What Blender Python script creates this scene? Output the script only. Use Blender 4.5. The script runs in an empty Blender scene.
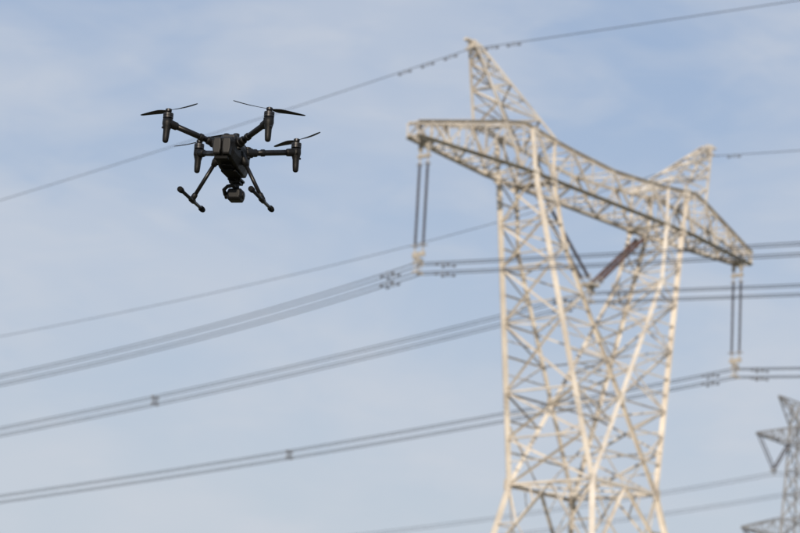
import bpy, bmesh, math, random
from mathutils import Vector, Matrix
random.seed(7)
scene=bpy.context.scene
# ------------------------------------------------------------------ helpers
def mat(name,base,rough=.6,metal=0.,var=.0,scale=3.,dark=None,spec=.5,bump=0.,coords='Object'):
    m=bpy.data.materials.new(name);m.use_nodes=True;nt=m.node_tree;N=nt.nodes;L=nt.links
    b=N['Principled BSDF'];b.inputs['Roughness'].default_value=rough;b.inputs['Metallic'].default_value=metal
    b.inputs['Specular IOR Level'].default_value=spec
    tc=N.new('ShaderNodeTexCoord');no=N.new('ShaderNodeTexNoise');no.inputs['Scale'].default_value=scale;no.inputs['Detail'].default_value=5
    L.new(tc.outputs[coords],no.inputs['Vector'])
    r=N.new('ShaderNodeValToRGB');r.color_ramp.elements[0].position=.35;r.color_ramp.elements[1].position=.65
    d=dark or tuple(c*(1-var) for c in base)
    r.color_ramp.elements[0].color=(*d,1);r.color_ramp.elements[1].color=(*base,1)
    L.new(no.outputs['Fac'],r.inputs['Fac']);L.new(r.outputs['Color'],b.inputs['Base Color'])
    if bump:
        bp=N.new('ShaderNodeBump');bp.inputs['Strength'].default_value=bump;bp.inputs['Distance'].default_value=.002
        n2=N.new('ShaderNodeTexNoise');n2.inputs['Scale'].default_value=scale*30
        L.new(tc.outputs[coords],n2.inputs['Vector']);L.new(n2.outputs['Fac'],bp.inputs['Height']);L.new(bp.outputs['Normal'],b.inputs['Normal'])
    return m
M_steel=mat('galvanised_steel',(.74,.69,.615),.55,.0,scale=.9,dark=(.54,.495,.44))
M_steel2=mat('haze_tinted_steel',(.31,.32,.335),.6,.0,scale=.6,dark=(.24,.245,.26))  # second tower's steel, distance haze painted into its bluish-grey base colour
M_ins=mat('silicone_rubber',(.085,.07,.08),.5,scale=4,var=.3)
M_insr=mat('silicone_rubber_red',(.12,.065,.06),.5,scale=4,var=.3)
M_fit=mat('steel_fitting',(.54,.50,.44),.5,.0,scale=6,var=.3)
M_damp=mat('damper_steel',(.15,.15,.16),.6,.0,scale=6,var=.3)
M_wire=mat('aluminium_conductor',(.085,.095,.12),.75,.0,scale=1,var=.2,spec=.3)
M_conc=mat('concrete',(.35,.34,.32),.9,scale=5,var=.3)
M_body=mat('drone_plastic',(.006,.006,.0065),.5,scale=60,var=.25,bump=.15,spec=.3)
M_carb=mat('carbon_tube',(.008,.008,.009),.35,scale=90,var=.3,spec=.35)
M_rub=mat('rubber',(.008,.008,.008),.8,scale=50,var=.2,spec=.2)
M_metal=mat('dark_metal',(.03,.03,.033),.4,.6,scale=70,var=.2)
M_prop=mat('prop_blade',(.018,.018,.02),.5,scale=40,var=.2,spec=.3)
M_batt=mat('battery_shell',(.012,.012,.013),.5,scale=50,var=.2,spec=.35)
M_glass=mat('lens_glass',(.006,.006,.01),.06,scale=20,var=.1,spec=.6)
def empty(name,loc=(0,0,0)):
    e=bpy.data.objects.new(name,None);e.empty_display_size=.2;scene.collection.objects.link(e);e.location=loc;return e
def mk(name,V,F,m,parent=None,smooth=False):
    me=bpy.data.meshes.new(name);me.from_pydata([tuple(v) for v in V],[],F);me.validate();me.update()
    if smooth:
        for p in me.polygons:p.use_smooth=True
    me.materials.append(m);o=bpy.data.objects.new(name,me);scene.collection.objects.link(o)
    if parent:o.parent=parent
    return o
class Buf:
    def __init__(s):s.V=[];s.F=[]
    def add(s,V,F):
        n=len(s.V);s.V+=V;s.F+=[tuple(i+n for i in f) for f in F]
    def angle(s,a,b,w,ref=(0,0,1),t=None):
        a=Vector(a);b=Vector(b);d=b-a
        if d.length<1e-4:return
        d.normalize();t=t or max(.012,w*.13);r=Vector(ref)
        if abs(d.dot(r.normalized()))>.97:r=Vector((1,.3,0))
        x=(r-d*r.dot(d)).normalized();y=d.cross(x)
        P=[(0,0),(w,0),(w,t),(t,t),(t,w),(0,w)]
        V=[];o=w*.35
        for q in (a,b):
            for p in P:V.append(q+x*(p[0]-o)+y*(p[1]-o))
        F=[(i,(i+1)%6,(i+1)%6+6,i+6) for i in range(6)]+[(5,4,3,2,1,0),(6,7,8,9,10,11)]
        s.add(V,F)
    def box(s,c,h,R=None):
        c=Vector(c);V=[]
        for i in (-1,1):
            for j in (-1,1):
                for k in (-1,1):
                    v=Vector((i*h[0],j*h[1],k*h[2]))
                    if R:v=R@v
                    V.append(c+v)
        s.add(V,[(0,1,3,2),(4,6,7,5),(0,4,5,1),(2,3,7,6),(0,2,6,4),(1,5,7,3)])
    def tube(s,pts,rad,seg=8,cap=True):
        pts=[Vector(p) for p in pts];n=len(pts)
        if not hasattr(rad,'__len__'):rad=[rad]*n
        V=[];F=[];px=None
        for i,p in enumerate(pts):
            d=(pts[min(i+1,n-1)]-pts[max(i-1,0)])
            d=d.normalized() if d.length>1e-9 else Vector((0,0,1))
            if px is None:
                r=Vector((0,0,1)) if abs(d.z)<.9 else Vector((1,0,0))
            else:r=px
            x=(r-d*r.dot(d)).normalized();y=d.cross(x);px=x
            for k in range(seg):
                a=2*math.pi*k/seg;V.append(p+(x*math.cos(a)+y*math.sin(a))*rad[i])
        for i in range(n-1):
            for k in range(seg):
                k2=(k+1)%seg;F.append((i*seg+k,i*seg+k2,(i+1)*seg+k2,(i+1)*seg+k))
        if cap:F.append(tuple(range(seg))[::-1]);F.append(tuple((n-1)*seg+k for k in range(seg)))
        s.add(V,F)
    def lathe(s,a,b,prof,seg=16):
        a=Vector(a);b=Vector(b);d=(b-a).normalized();L=(b-a).length
        r=Vector((0,0,1)) if abs(d.z)<.9 else Vector((1,0,0))
        x=(r-d*r.dot(d)).normalized();y=d.cross(x);V=[];F=[];n=len(prof)
        for f,R in prof:
            p=a+d*L*f
            for k in range(seg):
                t=2*math.pi*k/seg;V.append(p+(x*math.cos(t)+y*math.sin(t))*R)
        for i in range(n-1):
            for k in range(seg):
                k2=(k+1)%seg;F.append((i*seg+k,i*seg+k2,(i+1)*seg+k2,(i+1)*seg+k))
        F.append(tuple(range(seg))[::-1]);F.append(tuple((n-1)*seg+k for k in range(seg)))
        s.add(V,F)
    def ring(s,c,axis,R,r,seg=20):
        c=Vector(c);d=Vector(axis).normalized();q=Vector((0,0,1)) if abs(d.z)<.9 else Vector((1,0,0))
        x=(q-d*q.dot(d)).normalized();y=d.cross(x);V=[];F=[]
        for i in range(seg):
            a=2*math.pi*i/seg;e=x*math.cos(a)+y*math.sin(a)
            for k in range(6):
                b=2*math.pi*k/6;V.append(c+e*(R+r*math.cos(b))+d*r*math.sin(b))
        for i in range(seg):
            for k in range(6):
                F.append((i*6+k,i*6+(k+1)%6,((i+1)%seg)*6+(k+1)%6,((i+1)%seg)*6+k))
        s.add(V,F)
    def obj(s,name,m,parent=None,smooth=False):return mk(name,s.V,s.F,m,parent,smooth)
def lerp(a,b,t):return Vector(a)*(1-t)+Vector(b)*t

# ------------------------------------------------------------------ camera
pitch,roll=.2417,.0588
fw=Vector((0,math.cos(pitch),math.sin(pitch)));r0=Vector((1,0,0));u0=r0.cross(fw)
rt=r0*math.cos(roll)+u0*math.sin(roll);up=-r0*math.sin(roll)+u0*math.cos(roll)
cam=bpy.data.cameras.new('camera');co=bpy.data.objects.new('camera',cam);scene.collection.objects.link(co)
Mx=Matrix((( rt.x,up.x,-fw.x,0),(rt.y,up.y,-fw.y,0),(rt.z,up.z,-fw.z,1.6),(0,0,0,1)))
co.matrix_world=Mx;cam.sensor_width=36;cam.lens=2396.2*36/800;cam.clip_end=20000;cam.clip_start=.1
cam.dof.use_dof=True;cam.dof.focus_distance=10.5;cam.dof.aperture_fstop=5.0
scene.camera=co

# ------------------------------------------------------------------ main tower
TX,TY,YAW=8.5383,104.0364,.8328
H=30.59;HP=5.16;PU=8.95;LT=12.4;LA=11.6;ZW=17.68;A=2.3;WU=5.5;WB=1.05;BASE=5.7
def zigzag(B,a,b,w,ref,start=0):
    for i in range(len(a)-1):
        if (i+start)%2==0:B.angle(a[i],b[i+1],w,ref)
        else:B.angle(b[i],a[i+1],w,ref)
def xbrace(B,a,b,w,ref):
    for i in range(len(a)-1):
        B.angle(a[i],b[i+1],w,ref);B.angle(b[i],a[i+1],w,ref)
def horiz(B,a,b,w,ref=(0,0,1)):
    for p,q in zip(a,b):B.angle(p,q,w,ref)
tower=empty('transmission_tower',(TX,TY,0));tower.rotation_euler=(0,0,YAW)
# local axes: x = u (along cross-arm), y = -v
def T(u,v,z):return Vector((u,-v,z))
B=Buf()
def hv(z):return A+(WB-A)*(z-ZW)/(H-ZW)
def uo(z):return A+(WU-A)*(z-ZW)/(H-ZW)
ZK=27.7;UK=3.6;UI=4.25
sl_=(UK+A)/(ZK-ZW);ZC=ZW+A/sl_
def ui(z):
    if z<ZK:return -A+sl_*(z-ZW)
    return UK+(UI-UK)*(z-ZK)/(H-ZK)
OUT=lambda su,sv,z:T(su*uo(z),sv*hv(z),z)
INN=lambda su,sv,z:T(su*ui(z),sv*hv(z),z)
for su in (-1,1):
    for sv in (-1,1):
        B.angle(T(su*BASE,sv*BASE,0),OUT(su,sv,ZW),.25,(-su,sv,0));B.angle(OUT(su,sv,ZW),OUT(su,sv,H),.23,(-su,sv,0))
        B.angle(OUT(su,sv,H),T(su*(WU+.35),sv*WB,H+1.9),.17,(-su,sv,0))
        B.angle(INN(su,sv,ZW),INN(su,sv,ZK),.19,(su,sv,0));B.angle(INN(su,sv,ZK),INN(su,sv,H),.17,(su,sv,0))
        B.angle(INN(su,sv,H),T(su*UI,sv*WB,H+1.75),.12,(su,sv,0))
zc=[ZC,23.15,24.5,25.75,26.8,27.7,28.65,29.6,H]
for su in (-1,1):
    O={s:[OUT(su,s,z) for z in zc] for s in (-1,1)};I={s:[INN(su,s,z) for z in zc] for s in (-1,1)}
    for sv in (-1,1):
        zigzag(B,O[sv],I[sv],.085,(0,sv,0),start=0)
        horiz(B,O[sv],I[sv],.075,(0,sv,0))
        for i in range(0,3):
            a,b=(O[sv][i],I[sv][i+1]) if i%2==0 else (I[sv][i],O[sv][i+1])
            m=lerp(a,b,.5)
            B.angle(m,lerp(O[sv][i],O[sv][i+1],.5),.055,(0,sv,0));B.angle(m,lerp(I[sv][i],I[sv][i+1],.5),.055,(0,sv,0))
    xbrace(B,O[-1][::2],O[1][::2],.08,(su,0,0));zigzag(B,I[-1],I[1],.075,(-su,0,0))
    horiz(B,O[-1][::2],O[1][::2],.075);horiz(B,I[-1][1::2],I[1][1::2],.07)
    for i in (2,4,6):
        B.angle(O[-1][i],I[1][i],.05)
zl=[ZW,ZW+(ZC-ZW)*.36,ZW+(ZC-ZW)*.7,ZC]
for sv in (-1,1):
    Lf=[OUT(-1,sv,z) for z in zl];Rf=[OUT(1,sv,z) for z in zl]
    iR=[INN(1,sv,z) for z in zl];iL=[INN(-1,sv,z) for z in zl]
    B.angle(Lf[0],Rf[0],.15,(0,sv,0))
    mid=lerp(Lf[0],Rf[0],.5)
    for P_,Q in ((Lf,iR),(Rf,iL)):
        for k in (1,2,3):B.angle(P_[k],Q[k],.075,(0,sv,0))
        for k in (1,2):B.angle(P_[k+1],Q[k],.075,(0,sv,0))
    B.angle(mid,iR[1],.08,(0,sv,0));B.angle(mid,iL[1],.08,(0,sv,0));B.angle(iR[1],iL[1],.075,(0,sv,0))
for su in (-1,1):
    a=[OUT(su,-1,z) for z in (ZW,(ZW+ZC)/2,ZC)];b=[OUT(su,1,z) for z in (ZW,(ZW+ZC)/2,ZC)]
    xbrace(B,a,b,.09,(su,0,0));horiz(B,a,b,.09);B.angle(a[0],b[0],.14)
    for i in range(2):
        m=(a[i]+a[i+1]+b[i]+b[i+1])/4
        B.angle(m,lerp(a[i],a[i+1],.5),.05,(su,0,0));B.angle(m,lerp(b[i],b[i+1],.5),.05,(su,0,0))
B.angle(INN(1,-1,ZC),INN(1,1,ZC),.1)
B.angle(T(-A,-A,ZW),T(A,A,ZW),.09);B.angle(T(A,-A,ZW),T(-A,A,ZW),.09)
m4=[T(0,-A,ZW),T(A,0,ZW),T(0,A,ZW),T(-A,0,ZW)]
for i in range(4):B.angle(m4[i],m4[(i+1)%4],.075)
zs=[ZW,14.2,9.6,4.6,0];
def lp(su,sv,z):
    k=BASE+(A-BASE)*z/ZW;return T(su*k,sv*k,z)
faces=[((-1,-1),(1,-1),(0,1,0)),((1,-1),(1,1),(1,0,0)),((1,1),(-1,1),(0,-1,0)),((-1,1),(-1,-1),(-1,0,0))]
for ca,cb,nr in faces:
    for i in range(4):
        a0,b0=lp(*ca,zs[i]),lp(*cb,zs[i]);a1,b1=lp(*ca,zs[i+1]),lp(*cb,zs[i+1])
        mt=lerp(a0,b0,.5)
        if i<3:
            B.angle(a1,b1,.1,nr)
        B.angle(mt,a1,.12,nr);B.angle(mt,b1,.12,nr)
        for q,p0,p1 in ((a0,a0,a1),(b0,b0,b1)):
            md=lerp(mt,p1,.5);ml=lerp(p0,p1,.5)
            B.angle(md,ml,.07,nr);B.angle(md,q,.07,nr)
            B.angle(lerp(mt,p1,.25),lerp(q,mt,.5),.055,nr)
            B.angle(lerp(mt,p1,.75),lerp(p0,p1,.75),.055,nr)
            if i<3:B.angle(md,lerp(a1,b1,.5) ,.06,nr)
us=[-12.4,-11.6,-10.7,-9.7,-8.6,-7.5,-6.4,-5.5,-4.25,-3.0,-1.5,0,1.5,3.0,4.25,5.5,6.4,7.5,8.6,9.7,10.7,11.6,12.4]
def bh(u):
    u=abs(u)
    if u<3.55:return 1.45+.2*(u/3.55)
    if u<6.6:return 1.65+.35*(u-3.55)/3.05
    return 2.0+(.55-2.0)*(u-6.6)/(12.4-6.6)
def bw(u):
    u=abs(u);return WB if u<6.2 else WB+(.28-WB)*(u-6.2)/(12.4-6.2)
bt={};bb={}
for s in (-1,1):
    bb[s]=[T(u,s*bw(u),H) for u in us];bt[s]=[T(u,s*bw(u),H+bh(u)) for u in us]
    for i in range(len(us)-1):
        B.angle(bb[s][i],bb[s][i+1],.17,(0,-s,-.3));B.angle(bt[s][i],bt[s][i+1],.16,(0,-s,.3))
    zigzag(B,bb[s],bt[s],.09,(0,s,0));horiz(B,bb[s],bt[s],.075,(0,s,0))
zigzag(B,bb[-1],bb[1],.08,(0,0,1));horiz(B,bb[-1],bb[1],.08);zigzag(B,bt[-1],bt[1],.07,(0,0,1),1);horiz(B,bt[-1],bt[1],.07)
for i in (4,7,9,11,13,15,18):B.angle(bb[-1][i],bt[1][i],.05)
for su in (-1,1):
    ap={};bs={}
    for a in (0,1):
        for s in (-1,1):
            ub=(7.5,4.0)[a]
            bs[a,s]=T(su*ub,s*bw(ub),H+bh(ub));ap[a,s]=T(su*(PU-.0-.38*a),s*.14,H+HP-.12*a)
            B.angle(bs[a,s],ap[a,s],.14,(0,s,0))
    fr=[0,.24,.44,.61,.75,.88,1]
    g=lambda a,s:[lerp(bs[a,s],ap[a,s],f) for f in fr]
    for s in (-1,1):
        zigzag(B,g(0,s),g(1,s),.075,(0,s,0));horiz(B,g(0,s),g(1,s),.06,(0,s,0))
    for a in (0,1):
        zigzag(B,g(a,-1),g(a,1),.075,(su,0,0));horiz(B,g(a,-1),g(a,1),.06)
    B.box(T(su*(PU+.12),0,H+HP-.03),(.32,.1,.05));B.box(T(su*(PU-.15),0,H+HP-.2),(.22,.17,.12))
for su in (-1,1):
    for sv in (-1,1):
        for p,h in ((T(su*A,sv*A,ZW),.26),(T(su*WU,sv*WB,H),.24),(T(su*UI,sv*WB,H),.24),(INN(su,sv,ZK),.2),(T(su*WU*1.03,sv*WB,H+1.85),.2)):
            B.box(p+T(0,sv*.035,0),(h,.012,h*.9))
for sv in (-1,1):B.box(INN(1,sv,ZC)+T(0,sv*.035,0),(.26,.012,.3))
B.obj('lattice',M_steel,tower)
SB=Buf()
for su,sv in ((-1,1),(1,-1)):
    for z in [2+.4*i for i in range(39)]:
        p=lp(su,sv,z);SB.tube([p,p+T(su*.16,0,0)],.01,5)
    for i in range(34):
        p=OUT(su,sv,ZW+(H-ZW)*i/34);SB.tube([p,p+T(su*.16,0,0)],.01,5)
SB.obj('step_bolts',M_fit,tower)
C_=Buf()
for su in (-1,1):
    for sv in (-1,1):
        C_.lathe(T(su*BASE,sv*BASE,-.6),T(su*BASE,sv*BASE,.45),[(0,.7),(.7,.7),(.74,.5),(.97,.5),(1,.46)],20)
C_.obj('footings',M_conc,tower)
def string(Bi,Bf,a,b,fit=.25,pitch_=.075,R=.078):
    a=Vector(a);b=Vector(b);L=(b-a).length;d=(b-a)/L
    s0=a+d*fit;s1=b-d*fit;n=int((s1-s0).length/pitch_);pr=[(0,.03)]
    for i in range(n):
        f=(i+.2)/n;rr=R if i%2==0 else R*.78
        pr+=[(f,.022),(f+.12/n,rr),(f+.25/n,rr),(f+.6/n,.024)]
    pr.append((1,.03));Bi.lathe(s0,s1,pr,12)
    Bf.tube([a,s0],.03,8);Bf.tube([s1,b],.03,8)
    Bf.ring(s0+d*.08,d,.12,.014,16);Bf.ring(s1-d*.08,d,.16,.018,18)
def bundle_clamp(Bf,c):
    for su_ in (-1,1):
        for z in (-.2,-.6):
            p=c+Vector((su_*.2,0,z));Bf.tube([p+Vector((0,-.17,-.02)),p+Vector((0,-.08,.03)),p+Vector((0,.08,.03)),p+Vector((0,.17,-.02))],[.025,.045,.045,.025],8)
            Bf.tube([p,Vector((p.x,0,c.z))],.018,6)
    Bf.box(c,(.3,.02,.07));Bf.box(c+Vector((0,0,-.35)),(.05,.015,.3))
FI=Buf();II=Buf();IR=Buf()
for su in (-1,1):
    x=su*LA
    FI.box((x,0,H-.06),(.1,.3,.06));FI.box((x,0,H+.0),(.5,.05,.05))
    for s in (-1,1):
        FI.tube([(x,s*.22,H-.05),(x,s*.22,H-.75)],.04,8);FI.box((x,s*.22,H-.3),(.08,.06,.16))
        string(II,FI,(x,s*.22,H-.72),(x,s*.22,H-4.85),R=.085)
    FI.box((x,0,H-.68),(.05,.33,.07))
    FI.box((x,0,H-4.9),(.03,.34,.1));FI.tube([(x,0,H-4.9),(x,0,H-5.15)],.035,8)
    bundle_clamp(FI,Vector((x,0,H-5.12)))
vz=26.85
for su in (-1,1):
    xi=su*4.05;az=H-.35
    for s in (-1,1):
        B2=Vector((xi,s*.2,az));E2=Vector((su*.17,s*.2,vz+.1))
        d=(E2-B2).normalized();string(II if su<0 else IR,FI,B2+d*.35,E2-d*.05,R=.095)
        FI.tube([B2+Vector((0,0,.3)),B2,B2+d*.37],.03,6)
    FI.box((xi,0,az+.3),(.08,WB,.07))
FI.box((0,0,vz+.05),(.3,.3,.07));FI.box((0,0,vz-.03),(.1,.03,.12))
bundle_clamp(FI,Vector((0,0,vz-.12)))
for su in (-1,1):
    p=Vector((su*(PU+.2),0,H+HP))
    FI.tube([p,p-Vector((0,0,.4))],.03,6);FI.box(p-Vector((0,0,.42)),(.04,.16,.05))
FI.obj('fittings',M_fit,tower);II.obj('insulator_strings',M_ins,tower,True);IR.obj('insulator_strings_red',M_insr,tower,True)

# ------------------------------------------------------------------ lines
cu=Vector((math.cos(YAW),math.sin(YAW),0));cv=Vector((math.sin(YAW),-math.cos(YAW),0));TC=Vector((TX,TY,0))
def Wd(u,v,z):return TC+cu*u+cv*v+Vector((0,0,z))
def curve_z(z0,s,t,v):return z0-s*t*(1-math.exp(-abs(v)/t))
def vs(lim):
    o=[0];x=0
    while x<lim:
        x+=.6+x*.05;o.append(min(x,lim))
    return o
def line(name,u,z0,left,right,quad,r,spL=(),spR=(),damp=()):
    e=empty(name,Wd(u,0,z0));W=Buf();F=Buf();base=Wd(u,0,z0)
    offs=[(a,b) for a in (-.2,.2) for b in (.2,-.2)] if quad else [(0,0)]
    def P(v,du,dz):
        s,t=left if v<0 else right
        return Wd(u+du,v,curve_z(z0,s,t,v)+dz)-base
    L=[-x for x in vs(330)][::-1]+vs(110)[1:]
    for du,dz in offs:
        W.tube([P(v,du,dz) for v in L],r,6)
        for v in damp:
            for k in (-1,1):
                a=P(v,du,dz-.1);q=P(v+k*.22,du,dz-.1)
                F.tube([a,q],.012,5);F.tube([q,P(v+k*.36,du,dz-.1)],.045,7)
            F.box(P(v,du,dz-.05),(.02,.03,.07))
    for v in spL+spR:
        q=[P(v,*o) for o in offs]
        for a,b in ((0,3),(1,2)):F.tube([q[a],q[b]],.03,6)
        for a,b in ((0,1),(0,2),(3,1),(3,2)):F.tube([q[a],q[b]],.018,6)
        for p in q:F.box(p,(.05,.05,.05))
    W.obj('conductors',M_wire,e,True)
    if F.V:F.obj('spacers_and_dampers',M_damp,e)
line('power_line',-LA,H-5.12-.4,(.1437,25),(.085,150),True,.021,spL=(-38,),spR=(40,),damp=(-1.5,1.5))
line('power_line',0,vz-.52,(.105,60),(.085,150),True,.021,spL=(-28.2,-70),spR=(30,),damp=(-1.5,1.5))
line('power_line',LA,H-5.12-.4,(.082,70),(.08,150),True,.021,spL=(-29.6,-75),spR=(28,),damp=(-1.4,1.4))
line('overhead_ground_wire',-(PU+.2),H+HP-.45,(.088,100),(.07,150),False,.018,damp=(-1.0,-2.3,-3.6,1.3,2.5))
line('overhead_ground_wire',(PU+.2),H+HP-.45,(.143,30),(.1,150),False,.018,damp=(-1.2,1.3))

# ------------------------------------------------------------------ second tower
def tower2():
    cx,cy=53.2,307.;t=empty('transmission_tower',(cx,cy,0));t.rotation_euler=(0,0,YAW)
    B=Buf();F=Buf();I=Buf();zt=61.8
    LV=((56.4,10.0,2.2),(44.0,12.9,2.8),(33.0,10.5,2.8))
    lv=[0,9,17,24,29.5,33,35.8,40,44,46.8,50,53.2,56.4,58.9,zt]
    def hw(z):return 5.6-3.9*z/44 if z<44 else 1.7-.9*(z-44)/(zt-44)
    for s in (-1,1):
        for q in (-1,1):
            for a,b in zip(lv,lv[1:]):
                B.angle((s*hw(a),q*hw(a),a),(s*hw(b),q*hw(b),b),.24,(-s,-q,0))
            F.box((s*hw(0),q*hw(0),0),(.7,.7,.4))
    for ca,cb in (((-1,-1),(1,-1)),((1,-1),(1,1)),((1,1),(-1,1)),((-1,1),(-1,-1))):
        P=[[Vector((c[0]*hw(z),c[1]*hw(z),z)) for z in lv] for c in (ca,cb)]
        xbrace(B,P[0],P[1],.13,(1,1,0));horiz(B,P[0],P[1],.13)
    for z,ln,h in LV:
        for s in (-1,1):
            n=6;k=hw(z)
            for q in (-1,1):
                bot=[Vector((s*(k+(ln-k)*i/n),q*(k+(.15-k)*i/n),z)) for i in range(n+1)]
                top=[Vector((s*(k+(ln-k)*i/n),q*(k+(.15-k)*i/n),z+h*(1-i/n)+.15)) for i in range(n+1)]
                for a,b in zip(bot,bot[1:]):B.angle(a,b,.18)
                for a,b in zip(top,top[1:]):B.angle(a,b,.18)
                zigzag(B,bot,top,.1,(0,1,0));horiz(B,bot,top,.09,(0,1,0))
            b1=[Vector((s*(k+(ln-k)*i/n),(k+(.15-k)*i/n),z)) for i in range(n+1)]
            zigzag(B,b1,[Vector((p.x,-p.y,p.z)) for p in b1],.1,(0,0,1))
            vb=Vector((s*(ln*.6),0,z-4.1))
            for e in (ln-.4,ln*.2+.6):
                d=Vector((s*e,0,z));
                for q in (-.2,.2):string(I,F,d+Vector((0,q,0)),vb+Vector((0,q,.15)),R=.12,pitch_=.14)
            F.box(vb,(.35,.3,.12))
            bundle_clamp(F,vb)
    for s in (-1,1):
        for q in (-1,1):
            B.angle((s*.8,q*.8,zt),(s*5.2,0,zt+.4),.16);B.angle((s*.95,q*.95,58.9),(s*5.2,0,zt+.4),.16)
        for f in (.3,.6):
            B.angle((s*(.8+4.4*f),.8*(1-f),zt+.4*f),(s*(1+4.2*f),-(1-f),58.9+3.3*f),.1)
            B.angle((s*(.8+4.4*f),-.8*(1-f),zt+.4*f),(s*(1+4.2*f),(1-f),58.9+3.3*f),.1)
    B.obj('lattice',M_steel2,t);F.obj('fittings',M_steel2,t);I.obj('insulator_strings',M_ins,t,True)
    for s in (-1,1):
        for z,ln,h in LV:
            base=t.location+cu*(s*ln*.6)+Vector((0,0,z-4.5));e=empty('power_line',base);W=Buf()
            for du in (-.2,.2):
                for dz in (-.2,.2):
                    for sg,lim,sl in ((-1,330,.10),(1,240,.10)):
                        W.tube([cv*(sg*x)+cu*du+Vector((0,0,dz-sl*80*(1-math.exp(-x/80)))) for x in vs(lim)],.019,5)
            W.obj('conductors',M_wire,e,True)
tower2()

# ------------------------------------------------------------------ drone
drone=empty('drone',(-.7686,10.124,4.646));drone.rotation_euler=(0,0,-math.radians(13.3))
def bev(o,w,seg=2):
    m=o.modifiers.new('bevel','BEVEL');m.width=w;m.segments=seg;m.limit_method='ANGLE';m.angle_limit=.6
def loft(name,secs,m,bw=.004,par=drone):
    V=[];F=[];k=len(secs[0][1])
    for t,ring in secs:V+=[(p[0],t,p[1]) for p in ring]
    for i in range(len(secs)-1):
        for j in range(k):F.append((i*k+j,i*k+(j+1)%k,(i+1)*k+(j+1)%k,(i+1)*k+j))
    F.append(tuple(range(k))[::-1]);F.append(tuple((len(secs)-1)*k+j for j in range(k)))
    o=mk(name,V,F,m,par);bev(o,bw,3)
    bm=bmesh.new();bm.from_mesh(o.data);bmesh.ops.recalc_face_normals(bm,faces=bm.faces);bm.to_mesh(o.data);bm.free()
    return o
def sec(w,top,bot,c=.3,wt=.8,wb=.75):
    h=top-bot
    return [(-w*wb,bot),(w*wb,bot),(w,bot+h*c),(w,top-h*c*.8),(w*wt,top),(-w*wt,top),(-w,top-h*c*.8),(-w,bot+h*c)]
loft('fuselage',[(-.135,sec(.036,-.055,-.115)),(-.115,sec(.050,-.042,-.14)),(-.03,sec(.056,-.030,-.160)),(.06,sec(.056,-.030,-.168)),(.115,sec(.050,-.04,-.165)),(.145,sec(.032,-.07,-.135))],M_body,.005)
loft('top_cover',[(-.07,sec(.030,-.018,-.04)),(-.05,sec(.038,-.012,-.04)),(.05,sec(.038,-.012,-.04)),(.08,sec(.028,-.022,-.04))],M_batt,.004)
for s in (-1,1):
    o=loft('battery',[(-.155,sec(.0165,-.06,-.125)),(-.150,sec(.0195,-.053,-.132)),(-.06,sec(.0195,-.053,-.132))],M_batt,.003)
    o.location=(s*.0215,0,0)
D=Buf()
D.box((0,-.137,-.146),(.03,.014,.006));D.box((0,.02,-.171),(.034,.05,.004));D.box((0,-.02,-.169),(.02,.02,.005))
for k in range(5):D.box((0,-.075+.01*k,-.160),(.026,.002,.004))
for s in (-1,1):
    for k in range(4):D.box((s*.0565,-.03+.014*k,-.1),(.002,.003,.018))
o=D.obj('vents_and_ports',M_rub,drone);bev(o,.001,1)
G=Buf()
for s in (-1,1):G.lathe((s*.022,-.02,-.02),(s*.022,-.02,.000),[(0,.014),(.9,.014),(1,.01)],18)
G.obj('gps_pucks',M_body,drone,True)
Ar=Buf();Jn=Buf();Mo=Buf();Pd=Buf();Hb=Buf();Ld=Buf()
Q=.2275
props=[(-1,-1,-24),(1,-1,38),(-1,1,148),(1,1,-36)]
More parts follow.
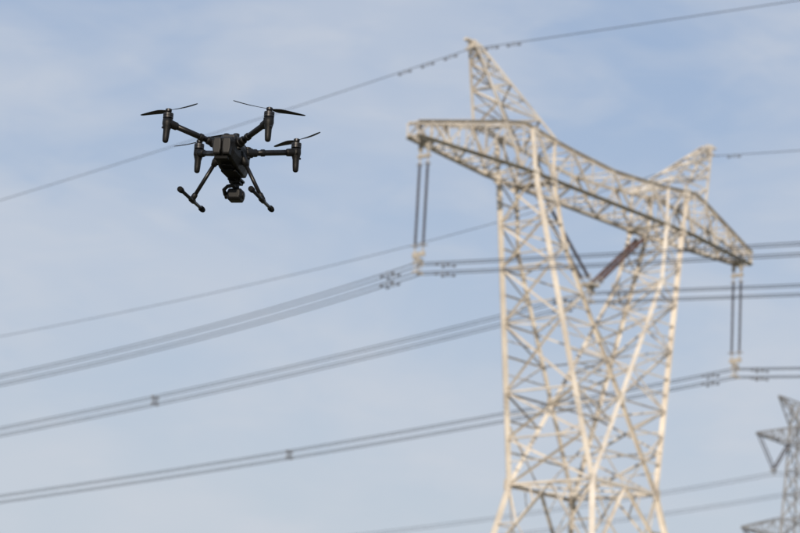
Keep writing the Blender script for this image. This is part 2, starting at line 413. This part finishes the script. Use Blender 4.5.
for a,b,ang in props:
    root=Vector((a*.050,b*.072,-.062));mp=Vector((a*Q,b*Q,-.012));d=(mp-root).normalized()
    Ar.tube([root,mp],.0130,16)
    Jn.lathe(root-d*.012,root+d*.050,[(0,.018),(.1,.022),(.55,.022),(.62,.018),(.9,.018),(1,.0125)],18)
    Jn.tube([root+Vector((0,0,.026)),root+Vector((0,0,-.026))],.015,16)
    Jn.lathe(root+d*.066,root+d*.086,[(0,.0125),(.1,.0165),(.9,.0165),(1,.0125)],18)
    Jn.lathe(mp-d*.05,mp-d*.01,[(0,.0125),(.15,.0175),(1,.0185)],18)
    Pd.lathe(mp+Vector((0,0,.018)),mp+Vector((a*.003,b*.004,-.092)),[(0,.014),(.02,.0220),(.22,.0225),(.34,.0190),(.48,.0150),(.75,.0140),(.93,.0125),(.98,.009),(1,.004)],20)
    Pd.box(mp-d*.004,(.017,.017,.014))
    Mo.lathe(mp+Vector((0,0,.019)),mp+Vector((0,0,.046)),[(0,.018),(.05,.0225),(.35,.0225),(.36,.0205),(.42,.0205),(.43,.0225),(.85,.0225),(1,.014)],24)
    Mo.tube([mp+Vector((0,0,.046)),mp+Vector((0,0,.062))],.004,8)
    hub=mp+Vector((0,0,.056))
    Hb.lathe(hub-Vector((0,0,.006)),hub+Vector((0,0,.008)),[(0,.012),(.1,.014),(.8,.014),(1,.008)],16)
    Ld.lathe(mp+Vector((0,0,-.03))+d*.021,mp+Vector((0,0,-.03))+d*.026,[(0,.006),(1,.004)],10)
    for k in (0,1):
        th=math.radians(ang)+k*math.pi;V=[];F=[];n=16
        for i in range(n+1):
            f=i/n;r=.010+.160*f
            ch=(.010+.022*math.sin(min(1,f/.28)*math.pi/2)) if f<.28 else .032-.018*((f-.28)/.72)**1.15
            if f>.95:ch*=.65
            tw=math.radians(20-13*f);sw=-.004*math.sin(f*math.pi)+.006*f*f
            for q,e in ((-.45,0),(-.2,.0016),(.15,.0020),(.55,0),(.15,-.0006),(-.2,-.0004)):
                x=r;y=(q*ch)*math.cos(tw)+sw;z=-(q*ch)*math.sin(tw)+e+.004*f*f
                V.append((x,y,z))
        for i in range(n):
            for j in range(6):F.append((i*6+j,i*6+(j+1)%6,(i+1)*6+(j+1)%6,(i+1)*6+j))
        F.append(tuple(range(6))[::-1]);F.append(tuple(n*6+j for j in range(6)))
        R=Matrix.Rotation(th,3,'Z')
        if a*b>0:V=[(x,-y,z) for x,y,z in V]
        Bp=Buf();Bp.add([R@Vector(v)+hub for v in V],F);Bp.obj('propeller_blade',M_prop,drone,True)
Ar.obj('arms',M_carb,drone,True);o=Jn.obj('arm_joints',M_body,drone);bev(o,.001,1)
o=Pd.obj('motor_housings',M_body,drone,True);Mo.obj('motors',M_metal,drone);Hb.obj('propeller_hubs',M_metal,drone);Ld.obj('status_lamps',M_glass,drone)
Lg=Buf();Lj=Buf();Lr=Buf()
for s in (-1,1):
    top=Vector((s*.062-.004,.0,-.115));bot=Vector((s*.160-.010,.018,-.288));d=(bot-top).normalized()
    Lg.tube([top,bot],.0088,14)
    Lj.lathe(top-d*.035,top+d*.03,[(0,.012),(.1,.017),(.7,.017),(1,.011)],16)
    Lj.lathe(bot-d*.03,bot+d*.004,[(0,.009),(.15,.0125),(1,.0135)],16)
    c=bot+Vector((0,0,-.004))
    Lj.lathe(c-Vector((0,.022,0)),c+Vector((0,.022,0)),[(0,.009),(.08,.0120),(.92,.0120),(1,.009)],16)
    Lg.tube([c-Vector((0,.175,0)),c+Vector((0,.155,0))],.0078,14)
    for e0,e1 in ((-.185,-.145),(.125,.165)):
        Lr.lathe(c+Vector((0,e0,0)),c+Vector((0,e1,0)),[(0,.006),(.08,.0118),(.2,.0132),(.4,.0118),(.6,.0132),(.8,.0118),(.95,.011),(1,.009)],16)
Lg.obj('landing_gear_tubes',M_carb,drone,True);Lj.obj('landing_gear_joints',M_body,drone,True);Lr.obj('skid_grips',M_rub,drone,True)
g=Vector((-.004,.12,-.235))
Gb=Buf()
Gb.box((g.x,g.y-.01,-.176),(.030,.034,.004));Gb.box((g.x,g.y-.01,-.190),(.024,.028,.003))
for i in (-1,1):
    for j in (-1,1):Gb.lathe((g.x+i*.021,g.y-.01+j*.024,-.174),(g.x+i*.021,g.y-.01+j*.024,-.190),[(0,.004),(.5,.0075),(1,.004)],10)
Gb.lathe((g.x,g.y-.01,-.190),(g.x,g.y-.01,-.212),[(0,.016),(.9,.016),(1,.013)],18)
Gb.tube([(g.x,g.y-.01,-.206),(g.x-.0,g.y-.045,-.208),(g.x-.025,g.y-.052,-.215),(g.x-.042,g.y-.045,-.228),(g.x-.046,g.y-.01,-.240)],[.009,.009,.0085,.0085,.009],12)
Gb.lathe((g.x-.050,g.y,g.z-.006),(g.x-.030,g.y,g.z-.006),[(0,.012),(.1,.0165),(.9,.0165),(1,.014)],18)
Gb.lathe((g.x+.026,g.y,g.z-.006),(g.x+.040,g.y,g.z-.006),[(0,.017),(.8,.017),(1,.011)],18)
Gb.obj('gimbal',M_body,drone,False)
rg=lambda w,t,b:[(p[0]+g.x,p[1]) for p in sec(w,g.z+t,g.z-b,.3,.85,.8)]
loft('gimbal_camera',[(g.y-.034,rg(.026,.012,.024)),(g.y-.024,rg(.034,.020,.034)),(g.y+.026,rg(.034,.020,.034)),(g.y+.036,rg(.028,.014,.027))],M_body,.004)
Ln=Buf();Ln.lathe((g.x,g.y+.034,g.z-.006),(g.x,g.y+.062,g.z-.006),[(0,.019),(.8,.019),(1,.016)],20);Ln.obj('camera_lens',M_glass,drone,True)

# ------------------------------------------------------------------ ground
me=bpy.data.meshes.new('ground');me.from_pydata([(-9000,-9000,0),(9000,-9000,0),(9000,9000,0),(-9000,9000,0)],[],[(0,1,2,3)])
gm=mat('field',(.10,.11,.045),.95,scale=.05,dark=(.13,.105,.065));me.materials.append(gm)
go=bpy.data.objects.new('ground',me);scene.collection.objects.link(go)

# ------------------------------------------------------------------ light
SE=math.radians(20);SAZ=math.radians(188)
sd=Vector((math.sin(SAZ)*math.cos(SE),math.cos(SAZ)*math.cos(SE),math.sin(SE)))
sl=bpy.data.lights.new('sun','SUN');sl.energy=3.3;sl.angle=math.radians(.6);sl.color=(1,.86,.69)
so=bpy.data.objects.new('sun',sl);scene.collection.objects.link(so);so.rotation_euler=sd.to_track_quat('Z','Y').to_euler()
w=bpy.data.worlds.new('World');scene.world=w;w.use_nodes=True;nt=w.node_tree;N=nt.nodes;L=nt.links
bg=N['Background'];sky=N.new('ShaderNodeTexSky');sky.sky_type='NISHITA';sky.sun_disc=False
sky.sun_elevation=SE;sky.sun_rotation=SAZ;sky.air_density=1.;sky.dust_density=2.;sky.ozone_density=1.5
tc=N.new('ShaderNodeTexCoord')
def cloud(rot,sc,scale,det,lo,hi,dist=.4):
    mp=N.new('ShaderNodeMapping');mp.inputs['Rotation'].default_value=rot;mp.inputs['Scale'].default_value=sc
    L.new(tc.outputs['Generated'],mp.inputs['Vector'])
    no=N.new('ShaderNodeTexNoise');no.inputs['Scale'].default_value=scale;no.inputs['Detail'].default_value=det;no.inputs['Roughness'].default_value=.5;no.inputs['Distortion'].default_value=dist
    L.new(mp.outputs['Vector'],no.inputs['Vector'])
    mr=N.new('ShaderNodeMapRange');mr.interpolation_type='SMOOTHSTEP';mr.inputs['From Min'].default_value=lo;mr.inputs['From Max'].default_value=hi
    L.new(no.outputs['Fac'],mr.inputs['Value']);return mr.outputs['Result']
c1=cloud((0,.5,0),(1,1,1.9),9,4,.36,.68);c2=cloud((0,-.35,0),(1,1,3.0),22,5,.40,.74,.6)
ad=N.new('ShaderNodeMath');ad.operation='MULTIPLY_ADD';L.new(c2,ad.inputs[0]);ad.inputs[1].default_value=.4;L.new(c1,ad.inputs[2])
sx=N.new('ShaderNodeSeparateXYZ');L.new(tc.outputs['Generated'],sx.inputs[0])
# haze: bluish overhead, paler and greyer toward the horizon
hz=N.new('ShaderNodeMapRange');hz.inputs['From Min'].default_value=.33;hz.inputs['From Max'].default_value=.14
L.new(sx.outputs['Z'],hz.inputs['Value'])
hc=N.new('ShaderNodeMix');hc.data_type='RGBA';L.new(hz.outputs['Result'],hc.inputs['Factor']);hc.inputs[6].default_value=(4.35,5.45,7.5,1);hc.inputs[7].default_value=(5.5,6.1,6.95,1)
hf=N.new('ShaderNodeMapRange');hf.inputs['From Min'].default_value=.33;hf.inputs['From Max'].default_value=.14;hf.inputs['To Min'].default_value=.62;hf.inputs['To Max'].default_value=.88
L.new(sx.outputs['Z'],hf.inputs['Value'])
m1=N.new('ShaderNodeMix');m1.data_type='RGBA';L.new(hf.outputs['Result'],m1.inputs['Factor']);L.new(sky.outputs['Color'],m1.inputs[6]);L.new(hc.outputs[2],m1.inputs[7])
m2=N.new('ShaderNodeMath');m2.operation='MULTIPLY';L.new(ad.outputs[0],m2.inputs[0]);m2.inputs[1].default_value=.48;m2.use_clamp=True
mx=N.new('ShaderNodeMix');mx.data_type='RGBA';L.new(m2.outputs[0],mx.inputs['Factor']);L.new(m1.outputs[2],mx.inputs[6]);mx.inputs[7].default_value=(6.1,6.45,7.1,1)
L.new(mx.outputs[2],bg.inputs['Color']);bg.inputs['Strength'].default_value=.1
scene.view_settings.view_transform='Standard';scene.view_settings.look='None';scene.view_settings.exposure=0
